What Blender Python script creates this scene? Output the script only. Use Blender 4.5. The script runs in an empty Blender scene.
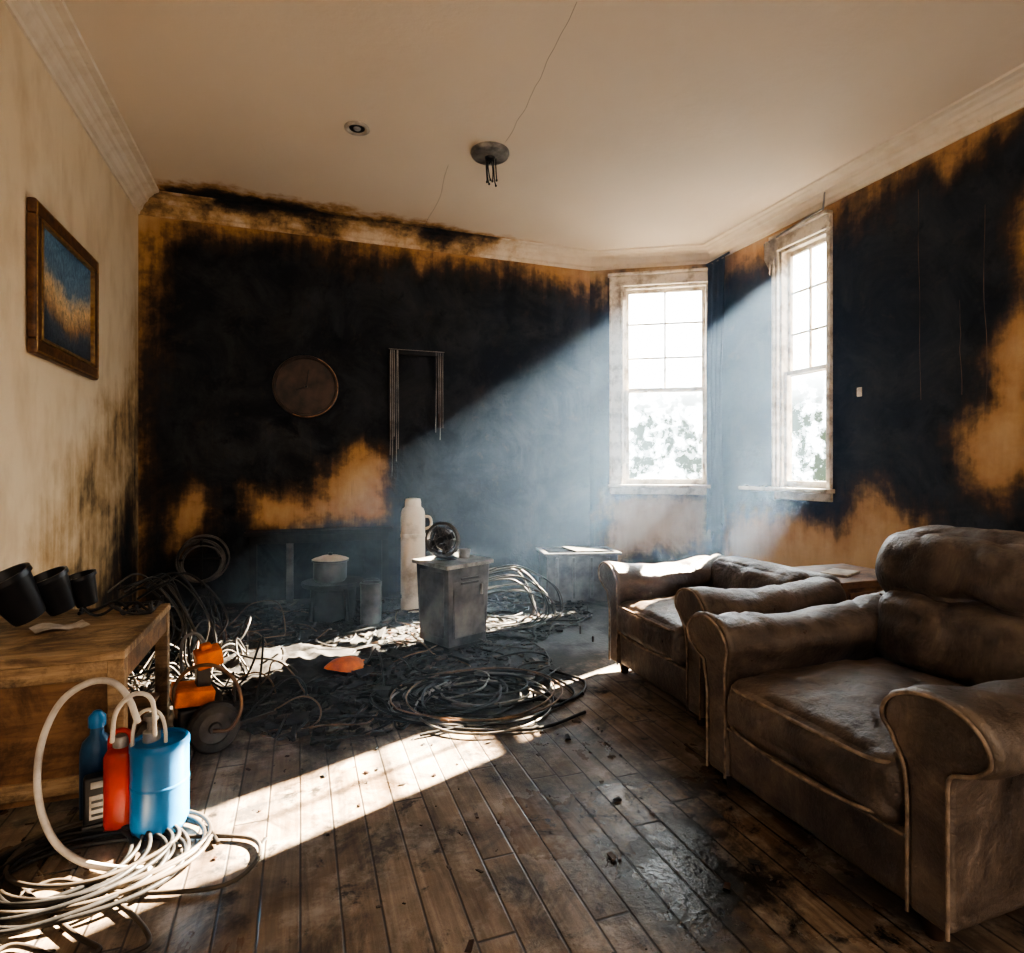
import bpy, bmesh, math, random
import numpy as np
from mathutils import Vector, Matrix, noise as mnoise
random.seed(7)
R=random.Random(11)
F_=595.0; CH=1.0; TH=math.atan(0.356); C_=math.cos(TH); S_=math.sin(TH)
H=2.95
scene=bpy.context.scene
# ---------------------------------------------------------------- camera
cam=bpy.data.cameras.new('camera'); camo=bpy.data.objects.new('camera',cam)
scene.collection.objects.link(camo)
camo.location=(0,0,CH); camo.rotation_euler=(math.radians(90),0,-TH)
cam.sensor_width=36; cam.lens=36*F_/1024; cam.shift_y=-6.5/1024; cam.clip_start=.02
scene.camera=camo
try:
    scene.view_settings.view_transform='AgX'
    scene.view_settings.look='AgX - High Contrast'
    scene.view_settings.exposure=0.68
except Exception as e: print(e)
try: scene.cycles.volume_step_rate=2.0
except Exception as e: print(e)
# survey helpers: photo measurement -> room coordinates (room axes: x along back wall, y depth)
def room(X,Y,Z): return Vector((C_*X+S_*Y,-S_*X+C_*Y,Z))
def PX(u,v,Y): return room((u-512)/F_*Y,Y,CH-(v-470)/F_*Y)
def FL(u,v,h=0.0):
    Y=F_*(CH-h)/(v-470); return PX(u,v,Y)
def CE(u,v):
    Y=F_*(H-CH)/(470-v); return PX(u,v,Y)
class Frame:
    def __init__(s,o,ang):
        s.o=Vector((o[0],o[1],0)); s.a=ang
        s.e=Vector((math.cos(ang),math.sin(ang),0)); s.n=Vector((-math.sin(ang),math.cos(ang),0))
    def px(s,u,v):
        k=(u-512)/F_; m=-(v-470)/F_
        d=Vector((C_*k+S_,-S_*k+C_,m)); t=s.o.dot(s.n)/d.dot(s.n)
        p=d*t; return ((p-s.o).dot(s.e),CH+p.z)
    def w(s,a,dep,z): return s.o+s.e*a+s.n*dep+Vector((0,0,z))
XL=-1.09; YB=4.90; A=(2.503,4.90); B=(3.431,4.361); YR=-1.6
FLW=Frame((XL,YR),math.pi/2); FBK=Frame((XL,YB),0)
FBY=Frame(A,math.atan2(B[1]-A[1],B[0]-A[0])); FRT=Frame(B,-math.pi/2)
LB=A[0]-XL; LBY=math.hypot(B[0]-A[0],B[1]-A[1]); LRT=B[1]-YR; LLW=YB-YR
# ---------------------------------------------------------------- material helper
class M:
    def __init__(s,name):
        s.m=bpy.data.materials.new(name); s.m.use_nodes=True; s.nt=s.m.node_tree; s.nt.nodes.clear()
        s.out=s.nt.nodes.new('ShaderNodeOutputMaterial')
    def n(s,t,ins=None,**p):
        nd=s.nt.nodes.new(t)
        for k,v in p.items(): setattr(nd,k,v)
        for k,v in (ins or {}).items():
            if isinstance(v,bpy.types.NodeSocket): s.nt.links.new(v,nd.inputs[k])
            else: nd.inputs[k].default_value=v
        return nd
    def ma(s,op,a,b=0.0,clamp=False):
        return s.n('ShaderNodeMath',{0:a,1:b},operation=op,use_clamp=clamp).outputs[0]
    def co(s,w='Object'): return s.n('ShaderNodeTexCoord').outputs[w]
    def mp(s,v,sc=(1,1,1),loc=(0,0,0)): return s.n('ShaderNodeMapping',{0:v,1:loc,3:sc}).outputs[0]
    def no(s,v,sc,det=4,ro=.55,dist=0): return s.n('ShaderNodeTexNoise',{'Vector':v,'Scale':sc,'Detail':det,'Roughness':ro,'Distortion':dist}).outputs[0]
    def ramp(s,f,st,interp='LINEAR'):
        r=s.n('ShaderNodeValToRGB',{0:f}); cr=r.color_ramp; cr.interpolation=interp
        while len(cr.elements)<len(st): cr.elements.new(.5)
        for e,(p,c) in zip(cr.elements,st):
            e.position=p; e.color=(c,c,c,1) if isinstance(c,(int,float)) else (*c,1)
        return r.outputs[0]
    def mr(s,v,a,b,c=0.0,d=1.0): return s.n('ShaderNodeMapRange',{0:v,1:a,2:b,3:c,4:d}).outputs[0]
    def mix(s,f,a,b,bt='MIX'):
        nd=s.n('ShaderNodeMix',data_type='RGBA',blend_type=bt)
        for i,v in ((0,f),(6,a),(7,b)):
            if isinstance(v,bpy.types.NodeSocket): s.nt.links.new(v,nd.inputs[i])
            elif i==0: nd.inputs[0].default_value=v
            else: nd.inputs[i].default_value=(*v,1)
        return nd.outputs[2]
    def bsdf(s,col,ro=.7,me=0.0,bump=None,bs=.3,bd=.01,spec=.4,**kw):
        ins={'Roughness':ro,'Metallic':me,'Specular IOR Level':spec}
        ins['Base Color']=col if isinstance(col,bpy.types.NodeSocket) else (*col,1)
        ins.update(kw)
        if bump is not None: ins['Normal']=s.n('ShaderNodeBump',{'Height':bump,'Strength':bs,'Distance':bd}).outputs[0]
        b=s.n('ShaderNodeBsdfPrincipled',ins); s.nt.links.new(b.outputs[0],s.out.inputs[0]); return s.m
def simple(name,c1,c2=None,ro=.6,me=0.0,sc=12,bs=.15,spec=.4,lo=.35,hi=.65):
    m=M(name); v=m.co(); f=m.no(v,sc,5,.6); c2=c2 or tuple(x*.5 for x in c1)
    col=m.ramp(f,[(lo,c2),(hi,c1)])
    return m.bsdf(col,ro,me,bump=f,bs=bs,bd=.01,spec=spec)
def sooty(name,clean,tan,black=(.017,.018,.021),amp=.36,streak=.2,edge=.22,grime=.35,gsc=(5,5,1.2)):
    """painted plaster with burnt area from the per-vertex 'soot' field (metres inside the burn)"""
    m=M(name); v=m.co()
    s=m.n('ShaderNodeAttribute',attribute_name='soot').outputs['Fac']
    n1=m.no(v,2.6,6,.6,.4); n2=m.no(v,11,7,.68); n3=m.no(m.mp(v,(9,9,.9)),1.6,4,.6)
    f=m.ma('ADD',s,m.ma('MULTIPLY',m.ma('SUBTRACT',n1,.5),amp*1.7))
    f=m.ma('ADD',f,m.ma('MULTIPLY',m.ma('SUBTRACT',n2,.5),.30))
    f=m.ma('ADD',f,m.ma('MULTIPLY',m.ma('SUBTRACT',n3,.5),streak))
    t=m.mr(f,-edge-.12,edge)
    col=m.ramp(t,[(0,clean),(.20,tuple((x+y)/2 for x,y in zip(clean,tan))),(.36,tan),(.50,tuple(x*.5 for x in tan)),(.66,(.070,.046,.031)),(.86,black)])
    dk_=m.mr(t,.6,.9)
    bl=m.no(v,2.3,8,.72,.7); k1=m.ma('MULTIPLY',m.mr(bl,.42,.66),dk_); col=m.mix(k1,col,(.052,.054,.058))
    b2=m.no(v,6.5,8,.75,.3); k2=m.ma('MULTIPLY',m.mr(b2,.56,.72,0,.7),dk_); col=m.mix(k2,col,(.080,.060,.044))
    b3=m.no(v,4.2,6,.7,.5); k3=m.ma('MULTIPLY',m.mr(b3,.55,.68,0,.85),dk_); col=m.mix(k3,col,(.006,.006,.007))
    dr_=m.no(m.mp(v,(30,30,.55)),1.3,5,.65); k4=m.ma('MULTIPLY',m.mr(dr_,.62,.72,0,.7),m.mr(bl,.45,.6)); col=m.mix(k4 if streak>.05 else 0.0,col,m.mix(.6,col,(.13,.09,.06)))
    g=m.no(m.mp(v,gsc),2.4,6,.6); col=m.mix(m.mr(g,.45,.75,0,grime),col,m.mix(1.0,col,(.62,.52,.40),'MULTIPLY'))
    return m.bsdf(col,.85,0,bump=m.ma('ADD',n2,m.ma('MULTIPLY',m.ma('MULTIPLY',b2,dk_),1.6)),bs=.35,bd=.012,spec=.15)
# ---------------------------------------------------------------- mesh helpers
def link(o,parent=None):
    scene.collection.objects.link(o)
    if parent: o.parent=parent
    return o
def group(name,loc=(0,0,0),rz=0):
    e=bpy.data.objects.new(name,None); e.empty_display_size=.1; e.location=loc; e.rotation_euler=(0,0,rz); return link(e)
def mesh(name,vs,fs,mat,parent=None,smooth=False,bevel=0,seg=3,loc=(0,0,0),rot=(0,0,0),ang=35):
    me=bpy.data.meshes.new(name); me.from_pydata([tuple(v) for v in vs],[],fs); me.update()
    o=bpy.data.objects.new(name,me); o.location=loc; o.rotation_euler=rot; link(o,parent); fin(o,mat,smooth,bevel,seg,ang); return o
def fin(o,mat,smooth=False,bevel=0,seg=3,ang=35):
    if mat: o.data.materials.append(mat)
    if bevel:
        b=o.modifiers.new('b','BEVEL'); b.width=bevel; b.segments=seg; b.limit_method='ANGLE'; b.angle_limit=math.radians(ang)
    if smooth or bevel:
        o.data.polygons.foreach_set('use_smooth',[True]*len(o.data.polygons))
        if bevel: 
            w=o.modifiers.new('w','WEIGHTED_NORMAL'); w.keep_sharp=True
def frombm(name,bm,mat,parent=None,smooth=False,bevel=0,seg=3,loc=(0,0,0),rot=(0,0,0),ang=35):
    bmesh.ops.recalc_face_normals(bm,faces=bm.faces)
    me=bpy.data.meshes.new(name); bm.to_mesh(me); bm.free()
    o=bpy.data.objects.new(name,me); o.location=loc; o.rotation_euler=rot; link(o,parent); fin(o,mat,smooth,bevel,seg,ang); return o
def box(name,c,s,mat,parent=None,rot=(0,0,0),bevel=.004,taper=1.0):
    bm=bmesh.new(); bmesh.ops.create_cube(bm,size=1)
    for v in bm.verts:
        k=taper if v.co.z>0 else 1
        v.co=Vector((v.co.x*s[0]*k,v.co.y*s[1]*k,v.co.z*s[2]))
    return frombm(name,bm,mat,parent,False,bevel,2,c,rot)
def lathe(name,prof,c,mat,parent=None,rot=(0,0,0),n=40,dent=0):
    vs=[];fs=[]
    for (r,z) in prof:
        for i in range(n):
            a=2*math.pi*i/n; d=1+dent*mnoise.noise(Vector((math.cos(a)*1.3,math.sin(a)*1.3,z*9)))
            vs.append((r*d*math.cos(a),r*d*math.sin(a),z))
    for j in range(len(prof)-1):
        for i in range(n):
            fs.append((j*n+i,j*n+(i+1)%n,(j+1)*n+(i+1)%n,(j+1)*n+i))
    fs.append(tuple(range(n-1,-1,-1))); b=(len(prof)-1)*n; fs.append(tuple(range(b,b+n)))
    o=mesh(name,vs,fs,mat,parent,True,0,loc=c,rot=rot)
    e=o.modifiers.new('e','EDGE_SPLIT'); e.split_angle=math.radians(40); return o
def softbox(name,c,h,r,mat,parent=None,bulge=(0,0,0),n=18,wr=.004,wf=9,rot=(0,0,0),seed=0,crease=0.0):
    bm=bmesh.new(); bmesh.ops.create_cube(bm,size=2)
    bmesh.ops.subdivide_edges(bm,edges=bm.edges[:],cuts=n,use_grid_fill=True)
    for v in bm.verts:
        p=[math.sin(x*math.pi/2) for x in v.co]
        q=Vector([p[i]*h[i] for i in range(3)])
        inn=Vector([max(-(h[i]-r),min(h[i]-r,q[i])) for i in range(3)])
        d=q-inn
        pos=inn+(d.normalized()*r if d.length>1e-6 else d)
        for a in range(3):
            b1,b2=[b for b in range(3) if b!=a]
            pos[a]+=(p[a])*bulge[a]*(1-p[b1]**2)*(1-p[b2]**2)
        nn=mnoise.noise(pos*wf+Vector((seed,seed*2,0)))+.5*mnoise.noise(pos*wf*2.3+Vector((seed,0,5)))
        off=nn*wr
        if crease:
            w_=mnoise.noise(Vector((pos.x*5,pos.y*7,pos.z*5))+Vector((seed*3,1,2))+.4*mnoise.noise_vector(pos*9))
            off-=crease*(1-min(1,abs(w_)*1.6))**8
        pos+=(d.normalized() if d.length>1e-6 else pos.normalized())*off
        v.co=pos
    return frombm(name,bm,mat,parent,True,0,3,c,rot)
def tube(name,splines,r,mat,parent=None,cyc=False,res=3,loc=(0,0,0)):
    cu=bpy.data.curves.new(name,'CURVE'); cu.dimensions='3D'; cu.bevel_depth=r; cu.bevel_resolution=res; cu.resolution_u=5; cu.use_fill_caps=True
    for pts in splines:
        sp=cu.splines.new('NURBS'); sp.points.add(len(pts)-1)
        for p,q in zip(sp.points,pts): p.co=(q[0],q[1],q[2],1)
        sp.order_u=4 if len(pts)>3 else 2; sp.use_endpoint_u=True; sp.use_cyclic_u=cyc
    o=bpy.data.objects.new(name,cu); o.location=loc; cu.materials.append(mat); return link(o,parent)
def catmull(pts,k=8):
    P=[Vector(p) for p in pts]; P=[P[0]*2-P[1]]+P+[P[-1]*2-P[-2]]; out=[]
    for i in range(1,len(P)-2):
        for j in range(k):
            t=j/k; a,b,c,d=P[i-1:i+3]
            out.append(.5*((2*b)+(c-a)*t+(2*a-5*b+4*c-d)*t*t+(3*b-a-3*c+d)*t**3))
    out.append(P[-2]); return out
def sdf(poly,x,y):
    P=np.array(poly,float); d=np.full(x.shape,1e9); ins=np.zeros(x.shape,bool); n=len(P)
    for i in range(n):
        ax,ay=P[i]; bx,by=P[(i+1)%n]; ex,ey=bx-ax,by-ay; L=ex*ex+ey*ey+1e-9
        t=np.clip(((x-ax)*ex+(y-ay)*ey)/L,0,1); d=np.minimum(d,np.hypot(x-ax-t*ex,y-ay-t*ey))
        c=((ay>y)!=(by>y)); 
        with np.errstate(all='ignore'): xi=(bx-ax)*(y-ay)/(by-ay+1e-12)+ax
        ins^=(c&(x<xi))
    return np.where(ins,d,-d)
def grid(name,xs,ys,mapf,mat,holes=(),soot=None,thick=.1,off=1,loc=(0,0,0),rz=0):
    xs=sorted(set(round(x,5) for x in xs)); ys=sorted(set(round(y,5) for y in ys))
    nx,ny=len(xs),len(ys); vs=[mapf(x,y) for y in ys for x in xs]; fs=[]
    for j in range(ny-1):
        for i in range(nx-1):
            cx=(xs[i]+xs[i+1])/2; cy=(ys[j]+ys[j+1])/2
            if any(a<cx<b and c<cy<d for a,b,c,d in holes): continue
            fs.append((j*nx+i,j*nx+i+1,(j+1)*nx+i+1,(j+1)*nx+i))
    me=bpy.data.meshes.new(name); me.from_pydata(vs,[],fs); 
    X,Y=np.meshgrid(xs,ys); val=soot(X,Y) if soot else np.full(X.shape,-1.)
    at=me.attributes.new('soot','FLOAT','POINT'); at.data.foreach_set('value',val.ravel().astype(np.float32))
    me.update(); o=bpy.data.objects.new(name,me); o.location=loc; o.rotation_euler=(0,0,rz); link(o); me.materials.append(mat)
    if thick:
        s=o.modifiers.new('s','SOLIDIFY'); s.thickness=thick; s.offset=off
    return o
# ================================================================ MATERIALS
m_wall_l=sooty('plaster_left',(.76,.64,.48),(.50,.36,.21),amp=.45,streak=.40,edge=.30,grime=.5,gsc=(2.2,2.2,1.0))
m_wall_b=sooty('plaster_burnt',(.56,.39,.22),(.46,.28,.13),amp=.34,streak=.26,edge=.21)
m_wall_w=sooty('plaster_under_window',(.62,.50,.36),(.46,.32,.18),amp=.6,streak=.3,edge=.25)
m_ceil=sooty('ceiling_plaster',(.74,.645,.54),(.48,.29,.13),amp=.20,streak=.0,edge=.07,grime=.12,gsc=(.4,.4,.4))
m_trim=sooty('cornice_paint',(.74,.66,.56),(.50,.34,.18),amp=.30,streak=.1,edge=.12,grime=.3)
m_white=simple('window_paint',(.72,.66,.57),(.34,.28,.21),.5,sc=9,bs=.15,lo=.36,hi=.54)
wetc=FL(690,830)
def floor_mat():
    m=M('floorboards'); v=m.co(); sp=m.n('ShaderNodeSeparateXYZ',{0:v}).outputs
    px=m.ma('DIVIDE',sp[0],.088); idn=m.ma('FLOOR',px); fr=m.ma('FRACT',px)
    rnd=m.n('ShaderNodeTexWhiteNoise',{'W':idn},noise_dimensions='1D').outputs[0]
    yy=m.ma('ADD',m.ma('DIVIDE',sp[1],1.25),m.ma('MULTIPLY',rnd,7)); jr=m.ma('FRACT',yy); jid=m.ma('FLOOR',yy)
    rnd2=m.n('ShaderNodeTexWhiteNoise',{'W':m.ma('ADD',m.ma('MULTIPLY',idn,13.7),jid)},noise_dimensions='1D').outputs[0]
    e=m.ma('MINIMUM',fr,m.ma('SUBTRACT',1,fr)); gap=m.mr(e,.010,.045)
    j2=m.mr(m.ma('MINIMUM',jr,m.ma('SUBTRACT',1,jr)),.001,.004); gap=m.ma('MULTIPLY',gap,j2)
    cv=m.n('ShaderNodeCombineXYZ',{0:m.ma('MULTIPLY',sp[0],34),1:m.ma('ADD',m.ma('MULTIPLY',sp[1],2.2),m.ma('MULTIPLY',rnd2,50)),2:rnd2}).outputs[0]
    g=m.no(cv,1.0,6,.65,.8)
    col=m.ramp(g,[(.25,(.10,.070,.048)),(.5,(.25,.185,.130)),(.75,(.42,.33,.245))])
    col=m.mix(m.mr(rnd2,0,1,.0,.6),col,m.mix(1.0,col,(.45,.41,.38),'MULTIPLY'))
    s=m.n('ShaderNodeAttribute',attribute_name='soot').outputs['Fac']
    n1=m.no(v,1.7,8,.68,.6); n2=m.no(v,8,8,.74,.3); n3=m.no(v,45,4,.6); n4=m.no(v,3.6,8,.75,.8)
    st=m.mr(n1,.41,.63,0,.82); col=m.mix(st,col,m.mix(1.0,col,(.24,.22,.21),'MULTIPLY'))
    scorch=m.mr(m.no(v,3.1,5,.65,1.0),.52,.66,0,.6); col=m.mix(scorch,col,(.13,.070,.036))
    pale=m.mr(m.no(v,5.5,7,.78),.50,.66,0,.65); col=m.mix(pale,col,(.36,.32,.27))
    sp2=m.mr(n4,.51,.61,0,.86); col=m.mix(sp2,col,(.024,.020,.017))
    sp3=m.mr(n2,.57,.64,0,.92); col=m.mix(sp3,col,(.011,.010,.009))
    f=m.ma('ADD',s,m.ma('ADD',m.ma('MULTIPLY',m.ma('SUBTRACT',n1,.5),1.2),m.ma('MULTIPLY',m.ma('SUBTRACT',n2,.5),.7)))
    ch=m.mr(f,-.16,.16)
    ash=m.ramp(m.ma('ADD',m.ma('MULTIPLY',n3,.5),m.ma('MULTIPLY',n2,.5)),[(.44,(.004,.004,.004)),(.56,(.010,.009,.008)),(.64,(.030,.025,.020)),(.76,(.085,.068,.053))])
    col=m.mix(ch,col,ash)
    col=m.mix(m.ma('MULTIPLY',m.ma('SUBTRACT',1,gap),.88),col,(.008,.006,.005))
    wet=m.mr(m.no(m.mp(v,(1.3,.9,1)),1.6,6,.62,.4),.46,.60,.58,.18)
    dist=m.n('ShaderNodeVectorMath',{0:v,1:(wetc.x,wetc.y,0)},operation='DISTANCE').outputs['Value']
    pud=m.mr(m.ma('ADD',dist,m.ma('MULTIPLY',m.ma('SUBTRACT',n1,.5),1.0)),.30,.62,1.0,0.0)
    ro=m.ma('ADD',wet,m.ma('MULTIPLY',n2,.14)); ro=m.ma('ADD',ro,m.ma('MULTIPLY',ch,.3))
    ro=m.ma('ADD',m.ma('MULTIPLY',ro,m.ma('SUBTRACT',1,pud)),m.ma('MULTIPLY',m.ma('ADD',.08,m.ma('MULTIPLY',n2,.22)),pud))
    hgt=m.ma('ADD',m.ma('MULTIPLY',gap,.5),m.ma('ADD',m.ma('MULTIPLY',g,.25),m.ma('MULTIPLY',m.ma('MULTIPLY',n3,ch),1.2)))
    hgt=m.ma('ADD',hgt,m.ma('MULTIPLY',n2,.6))
    return m.bsdf(col,ro,0,bump=hgt,bs=.35,bd=.010,spec=.7)
m_floor=floor_mat()
def leather():
    m=M('dusty_leather'); v=m.co(); a=m.no(v,4.5,8,.72,.8); b=m.no(v,60,3,.5); c=m.no(v,14,7,.7)
    col=m.ramp(a,[(.34,(.026,.019,.015)),(.48,(.066,.048,.037)),(.58,(.115,.085,.066)),(.70,(.22,.17,.135))])
    geo=m.n('ShaderNodeNewGeometry').outputs
    up=m.n('ShaderNodeSeparateXYZ',{0:geo['Normal']}).outputs[2]
    dust=m.ma('MULTIPLY',m.mr(up,.1,1,0,.5),m.mr(c,.42,.66)); col=m.mix(dust,col,(.26,.21,.17))
    worn=m.mr(geo['Pointiness'],.51,.56,0,.5); col=m.mix(worn,col,(.24,.19,.145))
    return m.bsdf(col,m.mr(c,.3,.7,.26,.52),0,bump=m.ma('ADD',m.ma('MULTIPLY',b,.25),m.ma('ADD',c,a)),bs=.6,bd=.016,spec=.55)
m_lea=leather()
m_pipe=simple('piping',(.30,.23,.175),(.11,.08,.06),.6,sc=30)
m_dwood=simple('dark_wood',(.06,.03,.017),(.02,.012,.008),.45,sc=9)
def wood(name,c1,c2,c3,ro=.55):
    m=M(name); v=m.co(); g=m.no(m.mp(v,(3,30,30)),1.2,6,.65,.6); d=m.no(v,5,8,.74,.4)
    col=m.ramp(g,[(.3,c1),(.5,c2),(.72,c3)]); col=m.mix(m.mr(d,.46,.62,0,.85),col,tuple(x*.4 for x in c1))
    return m.bsdf(col,ro,0,bump=m.ma('ADD',g,d),bs=.3,bd=.006)
m_desk=wood('desk_wood',(.14,.085,.048),(.33,.225,.13),(.50,.37,.24))
m_desk2=wood('desk_panel',(.11,.053,.026),(.21,.115,.055),(.29,.17,.085))
m_char=simple('charred',(.024,.021,.019),(.005,.005,.005),.7,sc=16,bs=.5)
m_black=simple('black_plastic',(.025,.025,.028),(.012,.012,.013),.35,sc=10)
m_rub=simple('rubber_cable',(.018,.016,.015),(.007,.007,.007),.5,sc=20,spec=.25)
m_gcab=simple('ashy_cable',(.085,.075,.066),(.012,.011,.010),.5,sc=5,spec=.3)
m_copper=simple('burnt_copper_wire',(.24,.14,.08),(.04,.026,.018),.45,me=.4,sc=6)
m_hose=simple('pale_hose',(.60,.57,.52),(.36,.33,.30),.35,sc=10)
m_tan=simple('tan_cable',(.095,.075,.055),(.018,.014,.012),.5,sc=5,spec=.3)
m_blue=simple('blue_paint',(.012,.18,.45),(.008,.11,.28),.35,sc=6,spec=.5)
m_blued=simple('blue_dark',(.012,.075,.17),(.008,.035,.09),.4,sc=9)
m_red=simple('red_paint',(.48,.033,.018),(.24,.022,.012),.38,sc=9)
m_org=simple('orange_plastic',(.80,.20,.02),(.36,.085,.013),.45,sc=11)
m_metal=simple('sooty_steel',(.14,.138,.14),(.024,.023,.024),.4,me=.35,sc=5,bs=.3)
m_metl=simple('light_steel',(.40,.39,.38),(.11,.105,.10),.4,me=.4,sc=9)
m_cream=simple('cream_enamel',(.68,.59,.47),(.34,.28,.20),.4,sc=5,lo=.32,hi=.50)
m_paper=simple('paper',(.60,.55,.48),(.32,.28,.24),.7,sc=14)
m_gold=simple('carved_walnut_frame',(.20,.10,.045),(.06,.028,.016),.35,sc=20)
m_tyre=simple('tyre',(.06,.055,.05),(.02,.018,.017),.8,sc=20)
m_soot=simple('soot_flat',(.030,.028,.028),(.012,.012,.012),.8,sc=10)
m_bronze=simple('bronzed_soot',(.085,.056,.040),(.032,.024,.019),.5,me=.2,sc=9)
# ================================================================ ROOM
def lin(a,b,n): return list(np.linspace(a,b,n))
def pw(fr,pts): return [fr.px(*p) for p in pts]
dk=pw(FBK,[(158,252),(190,235),(260,242),(340,255),(430,265),(500,276),(560,288),(592,304)])
dk=dk+[(LB+.3,1.9),(LB+.3,-.5),(.04,-.5),(.03,1.2),(.06,1.9)]
h1=pw(FBK,[(244,484),(280,492),(312,490),(330,455),(362,440),(392,452),(392,528),(255,530)])
h2=pw(FBK,[(165,505),(188,470),(214,488),(206,530),(178,562),(158,548)])
def soot_back(x,y):
    d=sdf(dk,x,y)+.01; d=np.minimum(d,-sdf(h1,x,y)*1.5+.02); return np.minimum(d,-sdf(h2,x,y)*1.6+.04)
xs=lin(0,LB,150); zs=lin(0,H,110)
grid('wall_back',xs,zs,lambda x,z:(x,0,z),m_wall_b,soot=soot_back,loc=(XL,YB,0),rz=0,off=-1)
ls=pw(FLW,[(139,330),(141,640),(82,640),(88,590),(104,560),(116,490),(130,480),(136,400)])
ls2=pw(FLW,[(118,380),(141,300),(141,640),(-20,680),(-10,600),(30,550),(60,480),(90,420)])
def soot_left(x,y):
    a=sdf(ls,x,y)-.16; b=np.clip(sdf(ls2,x,y)*.9,-2,.2)-.36; return np.maximum(a,b)
grid('wall_left',lin(0,LLW,120),zs,lambda x,z:(x,0,z),m_wall_l,soot=soot_left,loc=(XL,YR,0),rz=math.pi/2,off=-1)
w1a=FBY.px(624,400)[0]; w1b=LBY-.035; wz0,wz1=.87,2.66
bt=pw(FBY,[(600,492),(712,492),(706,545),(690,562),(640,560),(600,575)])
def soot_bay(x,y):
    d=np.full(x.shape,.35); d=np.minimum(d,-sdf(bt,x,y)*1.6+.05); d=np.minimum(d,.05+(2.62-y)*.9); return d
grid('wall_bay',lin(0,LBY,50)+[w1a,w1b],zs+[wz0,wz1],lambda x,z:(x,0,z),m_wall_w,holes=[(w1a,w1b,wz0,wz1)],soot=soot_bay,loc=(A[0],A[1],0),rz=FBY.a,off=-1)
w2a=FRT.px(780,400)[0]; w2b=FRT.px(829,400)[0]
rk=pw(FRT,[(722,284),(780,258),(832,228),(880,202),(900,182),(950,168),(1000,140),(1040,116)])
rk=[(-.3,rk[0][1])]+rk+[(LRT,2.70),(LRT,-.5),(-.3,-.5)]
ra=pw(FRT,[(1060,150),(1016,200),(1008,250),(1018,300),(988,350),(972,400),(950,430),(962,475),(985,510),(1060,470)])
rb=pw(FRT,[(715,505),(832,508),(848,478),(880,460),(900,486),(940,508),(955,560),(900,640),(715,600)])
def soot_right(x,y):
    d=sdf(rk,x,y)+.01; d=np.minimum(d,-sdf(ra,x,y)*1.4+.02); return np.minimum(d,-sdf(rb,x,y)*1.2+.09)
grid('wall_right',lin(0,LRT,150)+[w2a,w2b],zs+[wz0,wz1],lambda x,z:(x,0,z),m_wall_b,holes=[(w2a,w2b,wz0,wz1)],soot=soot_right,loc=(B[0],B[1],0),rz=-math.pi/2,off=-1)
cs=[tuple(CE(*p)[:2]) for p in [(150,188),(215,190),(300,205),(400,223),(470,236),(530,246)]]+[(1.9,5.2),(-1.09,5.2)]
def soot_ceil(x,y): return np.minimum(sdf(cs,x,y)-.05,.3)
grid('ceiling',lin(XL-.1,B[0]+.1,110),lin(YR,YB+.1,140),lambda x,y:(x,y,0),m_ceil,soot=soot_ceil,loc=(0,0,H),off=1)
fc=[tuple(FL(*p)[:2]) for p in [(60,660),(170,712),(260,722),(330,735),(430,742),(520,716),(600,668)]]+[(2.6,3.0),(3.6,3.0),(3.6,5),(-1.3,5)]
fc2=[tuple(FL(*p)[:2]) for p in [(600,850),(680,780),(800,880),(760,1000),(620,960)]]
def soot_floor(x,y): return np.maximum(np.minimum(sdf(fc,x,y),.7)+.02,np.minimum(sdf(fc2,x,y)*1.5-.06,.2))
grid('floor',lin(XL-.1,B[0]+.1,110),lin(YR,YB+.1,140),lambda x,y:(x,y,0),m_floor,soot=soot_floor,off=-1)
prof=[(0,-.125),(.012,-.125),(.016,-.105),(.035,-.095),(.045,-.07),(.06,-.055),(.075,-.05),(.085,-.03),(.115,-.022),(.125,-.014),(.16,-.012),(.165,0)]
path=[Vector((XL,YR)),Vector((XL,YB)),Vector(A),Vector(B),Vector((B[0],YR))]
def nin(a,b): d=(b-a).normalized(); return Vector((d.y,-d.x))
mit=[]
for i,p in enumerate(path):
    if i==0: mit.append(nin(path[0],path[1]))
    elif i==4: mit.append(nin(path[3],path[4]))
    else:
        a=nin(path[i-1],p); b=nin(p,path[i+1]); s=(a+b).normalized(); mit.append(s/s.dot(a))
for k in range(4):
    n=int((path[k+1]-path[k]).length/.05)+2; vs=[];vals=[];fs=[]
    for i in range(n):
        t=i/(n-1); p=path[k].lerp(path[k+1],t); mm=mit[k].lerp(mit[k+1],t)
        for (a,z) in prof:
            vs.append((p.x+mm.x*a,p.y+mm.y*a,H+z-.0005))
            if k==0: v_=-.45+ (.2 if t>.97 else 0)
            elif k==1: v_=-.12+(.16*(a/.16) if .1<t<.75 else 0)-.2*max(0,(t-.6)/.4)
            elif k==2: v_=-.33
            else: v_=-.36-.04*math.sin(t*9)
            vals.append(v_)
    q=len(prof)
    for i in range(n-1):
        for j in range(q-1): fs.append((i*q+j,(i+1)*q+j,(i+1)*q+j+1,i*q+j+1))
    o=mesh('trim_%d'%(k+1),vs,fs,m_trim)
    at=o.data.attributes.new('soot','FLOAT','POINT'); at.data.foreach_set('value',vals)
ceil=bpy.data.objects['ceiling']
def onceil(pts): 
    out=[]
    for u,v in pts:
        p=CE(u,v); out.append((p.x+R.uniform(-.008,.008),p.y,.0))
    return out
def dense(pts,k): 
    o=[]
    for (a,b) in zip(pts[:-1],pts[1:]):
        for i in range(k): t=i/k; o.append((a[0]+(b[0]-a[0])*t,a[1]+(b[1]-a[1])*t))
    return o+[pts[-1]]
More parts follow.
